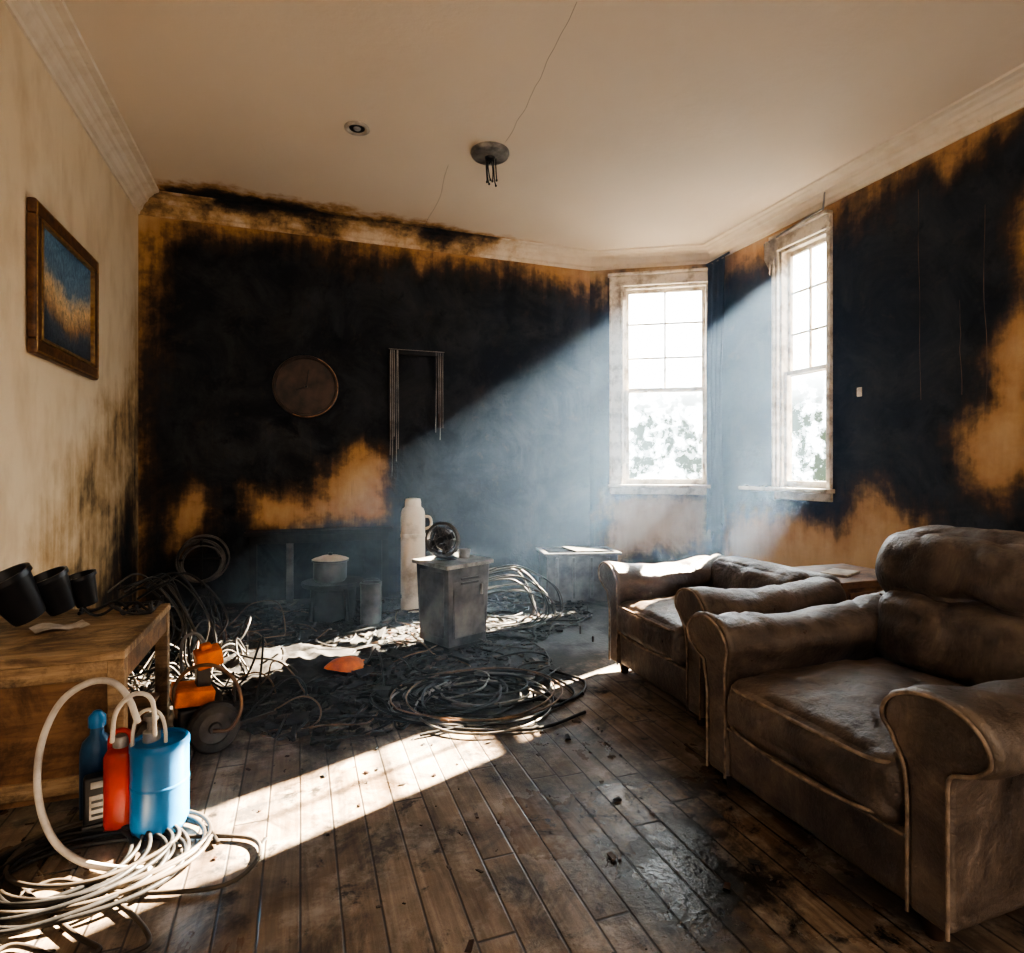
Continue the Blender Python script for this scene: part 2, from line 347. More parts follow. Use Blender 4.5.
tube('plaster_cracks',[onceil(dense([(577,2),(548,60),(530,100),(505,142)],6)),onceil(dense([(448,165),(440,200),(425,225)],4))],.0010,simple('crack',(.26,.19,.14),ro=.9),ceil,res=1)
# charred curtain hanging in the corner between the windows
g=group('burnt_curtain',(B[0],B[1],0),FRT.a); vs=[];fs=[]; nu,nv=30,26; s1_=.24
for i in range(nu):
    for j in range(nv):
        t=i/(nu-1); q_=j/(nv-1); zt=2.80; zb=.42+.10*mnoise.noise(Vector((t*6,0,0)))+.12*t
        z=zt+(zb-zt)*q_; y=-.05-.022*math.sin(t*21+q_*1.2)-.01*mnoise.noise(Vector((t*4,q_*5,2)))
        vs.append((.01+s1_*t*(1-.25*math.sin(q_*2.6)),y,z))
for i in range(nu-1):
    for j in range(nv-1): fs.append((i*nv+j,i*nv+j+1,(i+1)*nv+j+1,(i+1)*nv+j))
mesh('curtain_cloth',vs,fs,simple('burnt_cloth',(.026,.027,.032),(.009,.009,.011),.9,sc=8,bs=.3),g,True); tube('curtain_ring_rail',[[(-.01,-.05,2.81),(.10,-.05,2.81),(.28,-.05,2.82)]],.009,m_char,g)
# ---------------------------------------------------------------- windows
def window(name,fr,loc,a,b,z0,z1,cl,cr,sill_l,sill_r,rows=3):
    g=group(name,loc,fr.a)
    def bx(n,x0,x1,y0,y1,c0,c1,bev=.004,mat=m_white): return box(n,((x0+x1)/2,(y0+y1)/2,(c0+c1)/2),(x1-x0,y1-y0,c1-c0),mat,g,bevel=bev)
    bx('casing_left',a-cl,a,-.03,0,z0,z1+.0,.006); bx('casing_left_bead',a-cl,a-cl+.02,-.045,-.03,z0,z1,.004)
    if cl>.08: bx('casing_left_inner_bead',a-.03,a-.012,-.04,-.03,z0,z1,.004)
    if cr>.02: bx('casing_right',b,b+cr,-.03,0,z0,z1,.006)
    bx('casing_head',a-cl,b+cr,-.035,0,z1,z1+.09,.006); bx('casing_cap',a-cl-.015,min(b+cr+.015,b+cr+ (0.015 if cr>.05 else 0)),-.06,0,z1+.09,z1+.115,.005)
    bx('sill',a-sill_l,b+sill_r,-.085,.06,z0-.03,z0,.006); bx('apron',a-cl,b+cr,-.02,0,z0-.09,z0-.03,.004)
    bx('jamb_left',a,a+.018,0,.1,z0,z1,.002); bx('jamb_right',b-.018,b,0,.1,z0,z1,.002); bx('jamb_top',a,b,0,.1,z1-.02,z1,.002)
    A0,B0=a+.018,b-.018; zm=z0+(z1-z0)*.475
    def sash(tag,za,zb,y,cols,rws,rail):
        st=.028
        bx(tag+'_stile_l',A0,A0+st,y,y+.03,za,zb,.003); bx(tag+'_stile_r',B0-st,B0,y,y+.03,za,zb,.003)
        bx(tag+'_rail_b',A0+st,B0-st,y,y+.03,za,za+rail,.003); bx(tag+'_rail_t',A0+st,B0-st,y,y+.03,zb-.03,zb,.003)
        for i in range(1,cols):
            x=A0+(B0-A0)*i/cols; bx(tag+'_muntin_v',x-.008,x+.008,y+.005,y+.025,za+rail,zb-.03,.002)
        for i in range(1,rws):
            z=za+(zb-za)*i/rws; bx(tag+'_muntin_h',A0+st,B0-st,y+.006,y+.024,z-.008,z+.008,.002)
    sash('upper_sash',zm-.015,z1-.02,.055,2,rows,.035); sash('lower_sash',z0,zm+.02,.02,1,1,.05)
    return g
g1=window('window_1',FBY,(A[0],A[1],0),w1a,w1b,wz0,wz1,.13,.03,.14,.03)
g2=window('window_2',FRT,(B[0],B[1],0),w2a,w2b,wz0,wz1,.04,.035,.36,.05)
g=group('curtain_rod',FRT.w((w2a+w2b)/2,-.07,2.74))
def rl(fr,s,dep,z,o): return fr.w(s,dep,z)-o
o_=g.location.copy()
tube('rod',[[rl(FRT,w2a-.08,-.07,2.73,o_),rl(FRT,w2a+.15,-.08,2.75,o_),rl(FRT,w2b+.02,-.075,2.78,o_)]],.008,m_metl,g)
tube('rod_bracket',[[rl(FRT,w2b+.02,-.075,2.78,o_),rl(FRT,w2b+.02,-.06,2.9,o_),rl(FRT,w2b+.02,-.02,2.92,o_)]],.006,m_metl,g)
vs=[];fs=[]
for i in range(13):
    for j in range(8):
        s=w2a-.085+i*.012; z=2.735-j*.028*(1-.35*math.sin(i*.9)); vs.append(FRT.w(s,-.08+.018*math.sin(i*1.5+j*.2),z)-o_)
for i in range(12):
    for j in range(7): fs.append((i*8+j,i*8+j+1,(i+1)*8+j+1,(i+1)*8+j))
mesh('curtain_rag',vs,fs,m_paper,g,True)
g=group('sill_rubble',FRT.w(w2a-.1,-.05,wz0))
for i in range(16):
    s=R.uniform(.008,.022); box('chip',(R.uniform(-.03,.03),R.uniform(-.28,.22),s*.3),(s*1.6,s,s*.6),R.choice([m_paper,m_char,m_metl]),g,rot=(0,0,R.uniform(0,3)),bevel=.001)
# ---------------------------------------------------------------- wall items
g=group('framed_painting',(XL,3.46,1.825))
W_,H_=.83,.66; fw=.065
def frame_bar(n,y0,y1,z0,z1):
    box(n,(.02,(y0+y1)/2,(z0+z1)/2),(.036,y1-y0,z1-z0),m_gold,g,bevel=.009)
frame_bar('frame_top',-W_/2,W_/2,H_/2-fw,H_/2); frame_bar('frame_bottom',-W_/2,W_/2,-H_/2,-H_/2+fw)
frame_bar('frame_left',-W_/2,-W_/2+fw,-H_/2+fw,H_/2-fw); frame_bar('frame_right',W_/2-fw,W_/2,-H_/2+fw,H_/2-fw)
m_gl=simple('gilt_inner',(.44,.28,.12),(.20,.11,.05),.35,me=.4,sc=30)
iw,ih=W_/2-fw,H_/2-fw
for n_,c,s in (('fillet_t',(.03,0,ih-.008),(.022,iw*2,.016)),('fillet_b',(.03,0,-ih+.008),(.022,iw*2,.016)),('fillet_l',(.03,-iw+.008,0),(.022,.016,ih*2)),('fillet_r',(.03,iw-.008,0),(.022,.016,ih*2))):
    box(n_,c,s,m_gl,g,bevel=.003)
for n_,c,s in (('outer_t',(.038,0,H_/2-.012),(.008,W_-.02,.008)),('outer_b',(.038,0,-H_/2+.012),(.008,W_-.02,.008)),('outer_l',(.038,-W_/2+.012,0),(.008,.008,H_-.02)),('outer_r',(.038,W_/2-.012,0),(.008,.008,H_-.02))):
    box(n_,c,s,m_gl,g,bevel=.003)
def paint():
    m=M('landscape_canvas'); v=m.co(); s=m.n('ShaderNodeSeparateXYZ',{0:v}).outputs
    n=m.no(v,7,8,.7,1.8); n2=m.no(m.mp(v,(1,9,5)),3.0,7,.7,2.5)
    z=m.ma('ADD',s[2],m.ma('MULTIPLY',m.ma('SUBTRACT',n,.5),.20)); z=m.ma('SUBTRACT',z,m.ma('MULTIPLY',m.ma('ABSOLUTE',m.ma('SUBTRACT',s[1],.03)),.28))
    base=m.ramp(m.mr(z,-.30,.24),[(0,(.03,.045,.075)),(.18,(.06,.085,.12)),(.28,(.28,.18,.10)),(.44,(.56,.42,.25)),(.54,(.38,.35,.30)),(.62,(.10,.17,.26)),(.85,(.12,.23,.36)),(1,(.07,.14,.25))])
    col=m.mix(m.mr(n2,.45,.60,0,.8),base,m.mix(1.0,base,(1.9,1.7,1.5),'MULTIPLY'))
    col=m.mix(m.mr(n2,.36,.46,.7,0),col,m.mix(1.0,col,(.35,.35,.40),'MULTIPLY'))
    return m.bsdf(col,.45,bump=n2,bs=.3)
box('canvas',(.014,0,0),(.016,iw*2+.01,ih*2+.01),paint(),g,bevel=0)
c=FBK.px(306,387); g=group('wall_clock',(XL+c[0],YB,c[1]))
lathe('clock_body',[(.0,.0),(.24,.0),(.245,.012),(.24,.03),(.222,.034),(.216,.020),(.0,.018)],(0,0,0),m_bronze,g,rot=(math.pi/2,0,0),n=56)
ring=[(.236*math.cos(t),-.034,.236*math.sin(t)) for t in np.linspace(-2.0,1.2,40)]
tube('clock_rim_edge',[ring],.0032,simple('rim_copper',(.60,.36,.20),(.12,.07,.045),.4,me=.3,sc=20),g)
tube('clock_hands',[[(0,-.024,0),(.02,-.024,.13)],[(0,-.024,0),(-.08,-.024,-.03)]],.003,m_black,g); lathe('hand_boss',[(0,0),(.012,0),(.01,.012),(0,.012)],(0,-.018,0),m_black,g,rot=(math.pi/2,0,0),n=14)
x0=XL+FBK.px(389,353)[0]; x1=XL+FBK.px(442,353)[0]; g=group('burnt_wall_rack',((x0+x1)/2,YB,1.6)); w=(x1-x0)/2
box('rack_top',(0,-.025,.36),(w*2,.04,.035),m_soot,g); box('rack_top_edge',(0,-.05,.378),(w*2+.02,.012,.006),m_metl,g)
box('rack_left',(-w+.02,-.025,0),(.045,.04,.7),m_bronze,g); box('rack_right',(w-.02,-.025,.05),(.045,.04,.6),m_bronze,g)
dr=[]
for i in range(9):
    x=-w+.005+i*.016 if i<5 else w-.005-(i-5)*.018
    L=[.85,1.02,.7,.9,.8,.62,.72,.5,.66][i]; dr.append([(x+R.uniform(-.005,.005),-.05,.37-L*t) for t in (0,.3,.6,1)])
tube('hanging_bars',dr,.0030,m_metl,g)
c=FRT.px(860,392); g=group('light_switch',FRT.w(c[0],0,c[1]),FRT.a)
box('plate',(0,-.005,0),(.035,.01,.06),m_white,g); box('rocker',(0,-.012,0),(.014,.008,.026),m_white,g)
g=group('hanging_wires',FRT.w(2,0,2.5)); sp=[]
for u,v0,v1 in ((905,168,182),(985,205,410),(960,300,395),(918,190,400)):
    a=FRT.px(u,v0); b=FRT.px(u+R.uniform(-6,6),v1)
    sp.append([FRT.w(a[0]+(b[0]-a[0])*t+R.uniform(-.008,.008),-.004,a[1]+(b[1]-a[1])*t)-g.location for t in np.linspace(0,1,9)])
tube('wire_strands',sp,.0013,m_copper,g,res=1)
p=CE(357,128); g=group('recessed_downlight',(p.x,p.y,H))
lathe('trim_ring',[(.042,0),(.070,0),(.072,-.006),(.062,-.012),(.050,-.010),(.045,-.002),(.042,0)],(0,0,0),m_paper,g)
lathe('reflector_cup',[(.0,-.001),(.043,-.001),(.043,-.003),(0,-.003)],(0,0,0),m_black,g)
lathe('bulb',[(.0,-.014),(.012,-.013),(.02,-.008),(.022,-.002),(0,-.002)],(0,0,0),m_metl,g,n=20)
p=CE(490,152); g=group('ceiling_lamp',(p.x,p.y,H))
lathe('canopy',[(.0,0),(.118,0),(.120,-.012),(.112,-.026),(.085,-.034),(.0,-.036)],(0,0,0),m_metl,g)
lathe('lamp_socket',[(.0,-.03),(.032,-.034),(.028,-.05),(.012,-.058),(0,-.06)],(0,0,0),m_black,g)
sp=[]
for i in range(7):
    a=i*.95; r=R.uniform(.015,.055); L=R.uniform(.05,.19); x,y=r*math.cos(a),r*math.sin(a)
    sp.append([(x,y,-.03),(x+R.uniform(-.015,.015),y,-.03-L*.4),(x+R.uniform(-.02,.02),y,-.03-L*.75),(x+R.uniform(-.02,.02),y,-.03-L)])
tube('melted_drips',sp,.0032,m_char,g)
for s in sp: lathe('drip_bead',[(0,-.008),(.006,-.004),(.006,.004),(0,.008)],s[-1],m_char,g,n=10)
# ================================================================ ARMCHAIRS
def armchair(loc,backtype,seed,rz=0):
    tall=backtype=='tall'
    g=group('armchair',loc,rz); hw=.285; at=.095; bo=.08 if tall else 0
    def outline(sg):
        pts=[(0,.05),(0,.20),(0,.30),(-.004,.37),(-.02,.41)]
        ex=.018 if (tall and sg<0) else 0
        cx,cz,rx,rz_=.062+ex,.470,.104+ex,.080
        for i in range(21):
            a=math.radians(212-i*(212+70)/20); pts.append((cx+rx*math.cos(a),cz+rz_*math.sin(a)))
        pts+= [(at+.006,.375),(at,.30),(at,.20),(at,.05)]
        return [(sg*(hw+w_),z) for w_,z in pts]
    for sg,tag in ((-1,'arm_near'),(1,'arm_far')):
        ol=outline(sg); n=len(ol); L=.80 if tall else .64; ns=40; vs=[]
        for i in range(ns+1):
            t=i/ns; x=L*t; dz=-.03*math.sin(t*math.pi)+.01*t
            for (y,z) in ol:
                k=max(0,min(1,(z-.3)/.25)); ks=k*k*(3-2*k); xx=x+(-.035*ks*(1-t)); zz=z+dz*k
                P3=Vector((xx*9+seed,y*9,zz*9)); nn=mnoise.noise(P3)*.010*min(1,k*2)
                w_=mnoise.noise(Vector((xx*11,y*4,zz*5+seed))); nn-=.010*k*(1-min(1,abs(w_)*2.2))**6
                vs.append((xx,y+nn*.6,zz+nn))
        bm=bmesh.new(); bv=[bm.verts.new(v) for v in vs]; fs=[]
        for i in range(ns):
            for j in range(n): fs.append((i*n+j,i*n+(j+1)%n,(i+1)*n+(j+1)%n,(i+1)*n+j))
        fs.append(tuple(range(n))); fs.append(tuple(range(ns*n+n-1,ns*n-1,-1)))
        for f in fs: bm.faces.new([bv[i] for i in f])
        frombm(tag,bm,m_lea,g,True,.02,4,ang=60)
        def fx(z): k=max(0,min(1,(z-.3)/.25)); return -.003-.035*k*k*(3-2*k)
        cyy=sum(y for y,z in ol)/n
        pp=[(fx(z),y+(cyy-y)*.10,z-(.008 if z>.45 else 0)) for y,z in ol]
        tube(tag+'_piping',[catmull(pp,2)],.0042,m_pipe,g)
    softbox('base_rail',(.37,0,.135),(.365,hw+.01,.085),.025,m_lea,g,wr=.004,seed=seed)
    tube('base_piping',[[(.0,-hw,.206),(-.002,0,.206),(.0,hw,.206)]],.004,m_pipe,g)
    softbox('seat_cushion',(.30,0,.290),(.325,hw-.004,.082),.045,m_lea,g,bulge=(.022,0,.035),wr=.009,wf=8,seed=seed+3,n=44,crease=.008)
    y=hw-.03
    for zz,nm in ((.350,'seat_piping_top'),(.236,'seat_piping_low')):
        pts=[(.05,-y-.02,zz),(-.014,-y,zz)]+[(-.028-.022*(1-t*t),y*t,zz+.010*(1-t*t)*(1 if zz>.3 else -1)) for t in np.linspace(-.85,.85,9)]+[(-.014,y,zz),(.05,y+.02,zz)]
        tube(nm,[pts],.0046,m_pipe,g)
    if tall:
        softbox('back_shell',(.78+bo,0,.42),(.085,hw+.06,.35),.06,m_lea,g,rot=(0,math.radians(9),0),wr=.006,seed=seed+1)
        softbox('lumbar_cushion',(.605+bo,0,.465),(.11,hw+.0,.14),.08,m_lea,g,bulge=(.035,0,.01),rot=(0,math.radians(14),0),wr=.013,wf=8,seed=seed+2,n=44,crease=.012)
        softbox('head_cushion',(.665+bo,0,.670),(.12,hw+.05,.125),.10,m_lea,g,bulge=(.025,0,.022),rot=(0,math.radians(18),0),wr=.014,wf=7,seed=seed+5,n=44,crease=.010)
        tube('back_seam',[[(.60+bo,-hw-.03,.566),(.545+bo,-hw*.5,.569),(.535+bo,0,.571),(.545+bo,hw*.5,.569),(.60+bo,hw+.03,.566)]],.004,m_pipe,g)
    else:
        softbox('back_cushion',(.60,0,.42),(.11,hw+.02,.135),.08,m_lea,g,bulge=(.02,0,.01),rot=(0,math.radians(10),0),wr=.010,seed=seed+2,n=30,crease=.006)
        softbox('back_shell',(.68,0,.33),(.06,hw+.06,.22),.04,m_lea,g,wr=.004,seed=seed+1)
    for x_ in (.05,.66):
        for y_ in (-hw-.03,hw+.03):
            lathe('foot',[(0,0),(.018,0),(.022,.02),(.03,.055),(0,.055)],(x_,y_,0),m_dwood,g,n=20)
    return g
armchair((1.235,1.215,0),'tall',1)
armchair((1.45,2.27,0),'low',9,math.radians(-2))
p=Vector((2.50,2.20,0)); g=group('side_table',p)
box('top',(0,0,.485),(.48,.42,.03),m_desk2,g); box('drawer_case',(0,0,.40),(.42,.36,.13),m_desk2,g)
box('drawer_front',(0,-.185,.40),(.34,.012,.09),m_desk2,g)
for sx in (-1,1):
    for sy in (-1,1): box('leg',(sx*.19,sy*.16,.17),(.04,.04,.34),m_dwood,g)
box('folded_paper',(-.05,-.03,.506),(.18,.12,.01),m_paper,g,rot=(0,0,.4),bevel=.002)
# ================================================================ DESK
g=group('wooden_desk',(-.79,2.405,0)); dx,dy=.295,.335
box('top',(0,0,.447),(dx*2,dy*2,.028),m_desk,g,bevel=.004)
box('near_panel',(0,-dy+.025,.225),(dx*2-.10,.018,.39),m_desk2,g,bevel=.002)
for x_ in (-dx+.025,dx-.025):
    for y_ in (-dy+.025,dy-.025): box('leg',(x_,y_,.2165),(.045,.045,.433),m_desk,g,bevel=.004)
box('near_rail',(0,-dy+.018,.405),(dx*2-.09,.028,.055),m_desk,g); box('near_rail_low',(0,-dy+.018,.075),(dx*2-.09,.028,.05),m_desk,g)
box('side_rail',(dx-.02,0,.395),(.026,dy*2-.09,.075),m_desk2,g); box('shelf',(0,.0,.11),(dx*2-.06,dy*2-.08,.018),m_desk2,g)
box('back_panel',(-dx+.02,0,.24),(.014,dy*2-.09,.36),m_desk2,g)
box('drawer_divider',(.02,.05,.27),(.016,dy*2-.2,.30),m_desk2,g)
for i,(x_,y_,s,tx,ty) in enumerate(((-.87,2.47,.078,.25,-.42),(-.81,2.58,.066,.20,-.35),(-.76,2.67,.055,.12,-.25))):
    g=group('plant_pot',(x_,y_,.461+.012+s*.30))
    lathe('pot',[(0,0),(s*.62,0),(s*.66,.01),(s*.98,s*1.9),(s*1.08,s*1.92),(s*1.08,s*2.15),(s*.97,s*2.15),(s*.9,s*1.9),(s*.55,.02),(0,.02)],(0,0,0),m_black,g,rot=(tx,ty,0),n=36)
p=FL(60,628,.463); g=group('paper_sheet',(p.x,p.y,.4625))
vs=[];fs=[]
for i in range(9):
    for j in range(7): vs.append(((i/8-.5)*.15,(j/6-.5)*.11,.004+.010*math.sin(i*.8)*math.sin(j*.6+1)**2+.002))
for i in range(8):
    for j in range(6): fs.append((i*7+j,(i+1)*7+j,(i+1)*7+j+1,i*7+j+1))
mesh('sheet',vs,fs,m_paper,g,True,rot=(0,0,.5))
g=group('desk_cables',(-.64,2.64,.465)); sp=[]
for i in range(6):
    a=R.uniform(0,6.28); x=R.uniform(-.08,.08);y=R.uniform(-.05,.05); pts=[]
    for k in range(14):
        pts.append((max(-.12,min(.12,x)),max(-.12,min(.07,y)),.008+.05*R.random()*(k%3==1))); a+=R.uniform(-.9,.9); x+=.05*math.cos(a); y+=.05*math.sin(a)
    sp.append(pts)
tube('cable_loops',sp,.005,m_black,g)
# ================================================================ FRONT LEFT: tanks + hose
p=FL(160,828); g=group('blue_gas_tank',(p.x,p.y,0)); r=.072
lathe('tank_body',[(0,.0),(r*.8,0),(r*.97,.012),(r,.03),(r,.225),(r*1.03,.232),(r*1.03,.246),(r*.97,.252),(r*.85,.252),(r*.82,.244),(r*.3,.250),(0,.252)],(0,0,0),m_blue,g)
lathe('tank_seam',[(r*.99,.128),(r*1.02,.131),(r*1.02,.137),(r*.99,.140)],(0,0,0),m_blue,g)
lathe('valve',[(0,.245),(.022,.248),(.022,.275),(.012,.28),(.012,.305),(.02,.308),(.02,.32),(0,.322)],(-.02,0,0),m_metl,g,n=20)
tube('guard_hoop',[[(-.06,-.03,.25),(-.06,-.03,.32),(-.035,-.03,.35),(0,-.03,.345),(.02,-.03,.31),(.02,-.03,.25)]],.005,m_hose,g)
p=FL(121,828); g=group('red_fuel_canister',(p.x-.0,p.y,0))
softbox('can_body',(0,0,.115),(.036,.045,.115),.02,m_red,g,wr=.002,n=10)
lathe('cap',[(0,.22),(.02,.222),(.02,.25),(.014,.258),(0,.26)],(0,0,0),m_metl,g,n=20)
tube('grip',[[(-.025,0,.225),(-.03,0,.262),(0,0,.285),(.03,0,.262),(.025,0,.225)]],.007,m_red,g)
p=FL(98,824); g=group('blue_sprayer_bottle',(p.x-.01,p.y+.03,0))
lathe('bottle',[(0,0),(.036,0),(.042,.01),(.042,.20),(.036,.225),(.018,.245),(.016,.27),(0,.272)],(0,0,0),m_blued,g)
lathe('nozzle_head',[(0,.265),(.022,.267),(.022,.295),(.01,.31),(0,.312)],(0,0,0),m_blue,g,n=20)
p=FL(99,832); g=group('pressure_gauge_box',(p.x,p.y-.01,0),.2)
box('case',(0,0,.10),(.066,.04,.13),m_black,g,bevel=.008); box('label',(.0,-.0215,.085),(.036,.003,.065),m_metl,g,bevel=.001); box('stand',(0,0,.02),(.07,.05,.04),m_black,g)
for k in range(3): box('label_line',(0,-.024,.065+k*.018),(.026,.002,.006),m_black,g,bevel=0)
box('dial_face',(.0,-.0215,.145),(.03,.003,.018),m_metl,g,bevel=.001)
g=group('pale_suction_hose',FL(75,862))
arc=[FL(150,870,.014),FL(110,868,.014),PX(78,862,1.50),PX(52,838,1.50),PX(38,795,1.50),PX(41,745,1.52),PX(60,703,1.54),PX(88,683,1.56),PX(112,682,1.57),PX(128,697,1.58),PX(138,722,1.60)]
arc[2].z=max(arc[2].z,.016)
tube('hose',[[q-g.location for q in catmull(arc,5)]],.0085,m_hose,g)
arc2=[PX(112,742,1.56),PX(116,712,1.54),PX(134,694,1.54),PX(152,700,1.57),PX(155,735,1.60)]
tube('short_hose',[[q-g.location for q in catmull(arc2,5)]],.006,m_hose,g)
def coil(cx,cy,rx,ry,n,z0,jit,seed,ph=0,lift=.008,var=.62,start=0,end=0):
    rr=random.Random(seed); pts=[]; k=18; ox=oy=0; s=1; tx=ty=0; s2=1
    for i in range(start,n*k+1+end):
        if i%k==0 or i%11==0: tx=rr.uniform(-jit,jit); ty=rr.uniform(-jit,jit); s2=rr.uniform(var,1.1)
        ox+=(tx-ox)*.12; oy+=(ty-oy)*.12
        s+= (s2-s)*.12; a=ph+2*math.pi*i/k; wob=1+.12*mnoise.noise(Vector((i*.21,seed,0)))
        pts.append((cx+ox+rx*s*wob*math.cos(a),cy+oy+ry*s*wob*math.sin(a),z0+lift*(i//k)*.5+abs(.006*math.sin(i*.7+seed))))
    return pts
c=FL(112,868); g=group('garden_hose_coil',(c.x,c.y,0))
tube('hose_loops',[coil(-.02,.0,.27,.20,3,.010,.05,3),coil(-.04,.02,.22,.17,2,.018,.06,5,1)],.0056,m_tan,g)
tube('dark_cable_loops',[coil(-.06,-.02,.27,.20,4,.008,.06,8,2),coil(-.10,.02,.20,.20,4,.010,.06,18,.6)],.0060,m_rub,g)
q=lambda u,v:FL(u,v,.01)-Vector((c.x,c.y,0))
tube('hose_tail',[catmull([q(0,868),q(40,905),q(75,935),q(100,950),q(60,957),q(15,945),q(-20,960)],5),catmull([q(150,838),q(220,836),q(255,840),q(258,858),q(225,885),q(150,893),q(80,890)],5),catmull([q(0,905),q(60,880),q(120,905),q(150,940),q(120,957)],5)],.0055,m_tan,g)
# ================================================================ ORANGE MACHINE
p=FL(214,752); g=group('pressure_washer',(p.x,p.y,0)); g.scale=(.92,.92,.95)
def wheel(n,c,r,w):
    lathe(n+'_tyre',[(r*.62,-w/2),(r*.9,-w/2),(r,-w*.3),(r,w*.3),(r*.9,w/2),(r*.62,w/2),(r*.62,-w/2)],c,m_tyre,g,rot=(math.pi/2,0,.35),n=36)
    lathe(n+'_hub',[(0,-w*.4),(r*.2,-w*.55),(r*.25,-w*.3),(r*.6,-w*.25),(r*.62,w*.25),(r*.25,w*.3),(r*.2,w*.5),(0,w*.5)],c,m_metal,g,rot=(math.pi/2,0,.35),n=30)
wheel('wheel',(0,0,.093),.093,.045); wheel('wheel_far',(-.09,.25,.093),.093,.045)
tube('axle',[[(0,-.02,.093),(-.09,.27,.093)]],.01,m_metal,g)
box('motor_housing',(-.09,.10,.195),(.14,.16,.060),m_org,g,rot=(0,.12,.3),bevel=.010); box('pump_block',(-.09,.10,.11),(.12,.15,.10),m_black,g,rot=(0,0,.3),bevel=.012)
box('upper_housing',(-.035,.12,.325),(.095,.08,.065),m_org,g,rot=(.1,-.15,.3),bevel=.008); box('column',(-.055,.12,.26),(.05,.06,.09),m_black,g,rot=(0,0,.3))
box('top_knob',(-.045,.12,.366),(.04,.04,.02),m_org,g,rot=(.1,-.15,.3),bevel=.006)
tube('handle_loop',[catmull([(-.13,.03,.13),(-.14,.02,.24),(-.09,.0,.315),(-.0,-.02,.33),(.075,-.03,.27),(.10,-.03,.17),(.06,-.03,.09),(0,-.03,.09)],5)],.007,m_copper,g)
tube('push_frame',[catmull([(-.12,.22,.12),(-.15,.24,.25),(-.15,.26,.36),(-.10,.28,.38),(-.06,.28,.3),(-.06,.27,.12)],5)],.007,m_metal,g)
lathe('foot_pad',[(0,0),(.02,0),(.02,.05),(.015,.14),(0,.15)],(-.13,.06,0),m_black,g,n=16)
# ================================================================ MIDDLE OBJECTS
p=FL(458,650); g=group('metal_cabinet',(p.x,p.y+.12,0),math.radians(24)); w=.15
bm=bmesh.new(); bmesh.ops.create_cube(bm,size=1)
for v in bm.verts: v.co=Vector((v.co.x*(.30 if v.co.z>0 else .27),v.co.y*(.30 if v.co.z>0 else .27),v.co.z*.44))
frombm('cabinet_body',bm,m_metal,g,False,.006,2,(0,0,.25))
box('base_plinth',(0,0,.018),(.24,.24,.036),m_char,g); box('top_lid',(0,0,.478),(.34,.33,.022),m_metl,g,rot=(0.02,-.02,0))
box('door_panel',(0,-.146,.26),(.22,.01,.36),m_metal,g,bevel=.005,rot=(-.03,0,0)); box('side_panel',(-.148,0,.26),(.01,.22,.36),m_metal,g,bevel=.005)
box('latch',(.08,-.16,.33),(.012,.02,.06),m_metl,g); box('vent_slot',(0,-.155,.40),(.12,.008,.012),m_black,g,bevel=.001); box('vent_slot_2',(0,-.155,.375),(.12,.008,.012),m_black,g,bevel=.001)
# scorched desk fan lying against its motor on the cabinet
gk=group('scorched_desk_fan',(p.x-.05,p.y+.12,.489),math.radians(-35)); rr_=.095; cz_=.115
def hoop(rad,y,k=28): return [(rad*math.cos(2*math.pi*i/k),y,cz_+rad*math.sin(2*math.pi*i/k)) for i in range(k+1)]
tube('guard_rim',[hoop(rr_,-.035),hoop(rr_,-.015)],.0075,m_metal,gk)
tube('guard_rings',[hoop(rr_*.72,-.042),hoop(rr_*.42,-.046)],.003,m_metal,gk)
tube('guard_spokes',[[(.02*math.cos(a),-.048,cz_+.02*math.sin(a)),(rr_*.7*math.cos(a),-.043,cz_+rr_*.7*math.sin(a)),(rr_*math.cos(a),-.03,cz_+rr_*math.sin(a))] for a in np.linspace(0,2*math.pi,11)[:-1]],.0028,m_metal,gk,res=1)
lathe('motor_dome',[(0,-.03),(.05,-.025),(.062,.0),(.058,.045),(.035,.075),(0,.085)],(0,-.005,cz_),m_metal,gk,rot=(-math.pi/2,0,0),dent=.08)
lathe('hub_cap',[(0,0),(.022,0),(.018,.012),(0,.014)],(0,-.045,cz_),m_black,gk,rot=(math.pi/2,0,0),n=20)
for i in range(4):
    a=i*math.pi/2+.4; box('blade',(.045*math.cos(a),-.034,cz_+.045*math.sin(a)),(.065,.004,.035),m_black,gk,rot=(0.3,-a,0),bevel=.002)
lathe('fan_base',[(0,0),(.065,0),(.066,.008),(.05,.02),(.02,.03),(.018,.06),(0,.06)],(0,.02,0),m_black,gk,n=28)
gt=group('steel_tumbler',(p.x+.075,p.y+.15,.489)); lathe('cup',[(0,0),(.03,0),(.038,.05),(.034,.05),(.027,.006),(0,.006)],(0,0,0),m_metl,gt,n=24)
p=FL(413,610); g=group('cream_gas_cylinder',(p.x,p.y,0)); r=.086
lathe('cylinder_body',[(0,.0),(r*.95,0),(r,.02),(r,.08),(r*.93,.09),(r*.93,.11),(r,.12),(r,.66),(r*.97,.70),(r*.86,.725),(r*.70,.735),(r*.66,.745),(r*.66,.775),(r*.60,.795),(r*.3,.80),(0,.80)],(0,0,0),m_cream,g,n=44)
lathe('band',[(r*1.0,.52),(r*1.04,.525),(r*1.04,.545),(r*1.0,.55)],(0,0,0),m_cream,g,n=44)
tube('side_handle',[catmull([(r*.9,-.03,.67),(r*1.35,-.04,.66),(r*1.4,-.04,.60),(r*.95,-.03,.58)],4)],.010,m_cream,g)
p=FL(338,617); g=group('burnt_stool',(p.x-.03,p.y,0))
lathe('seat',[(0,.22),(.20,.22),(.205,.235),(.20,.25),(0,.25)],(0,0,0),m_char,g,dent=.06)
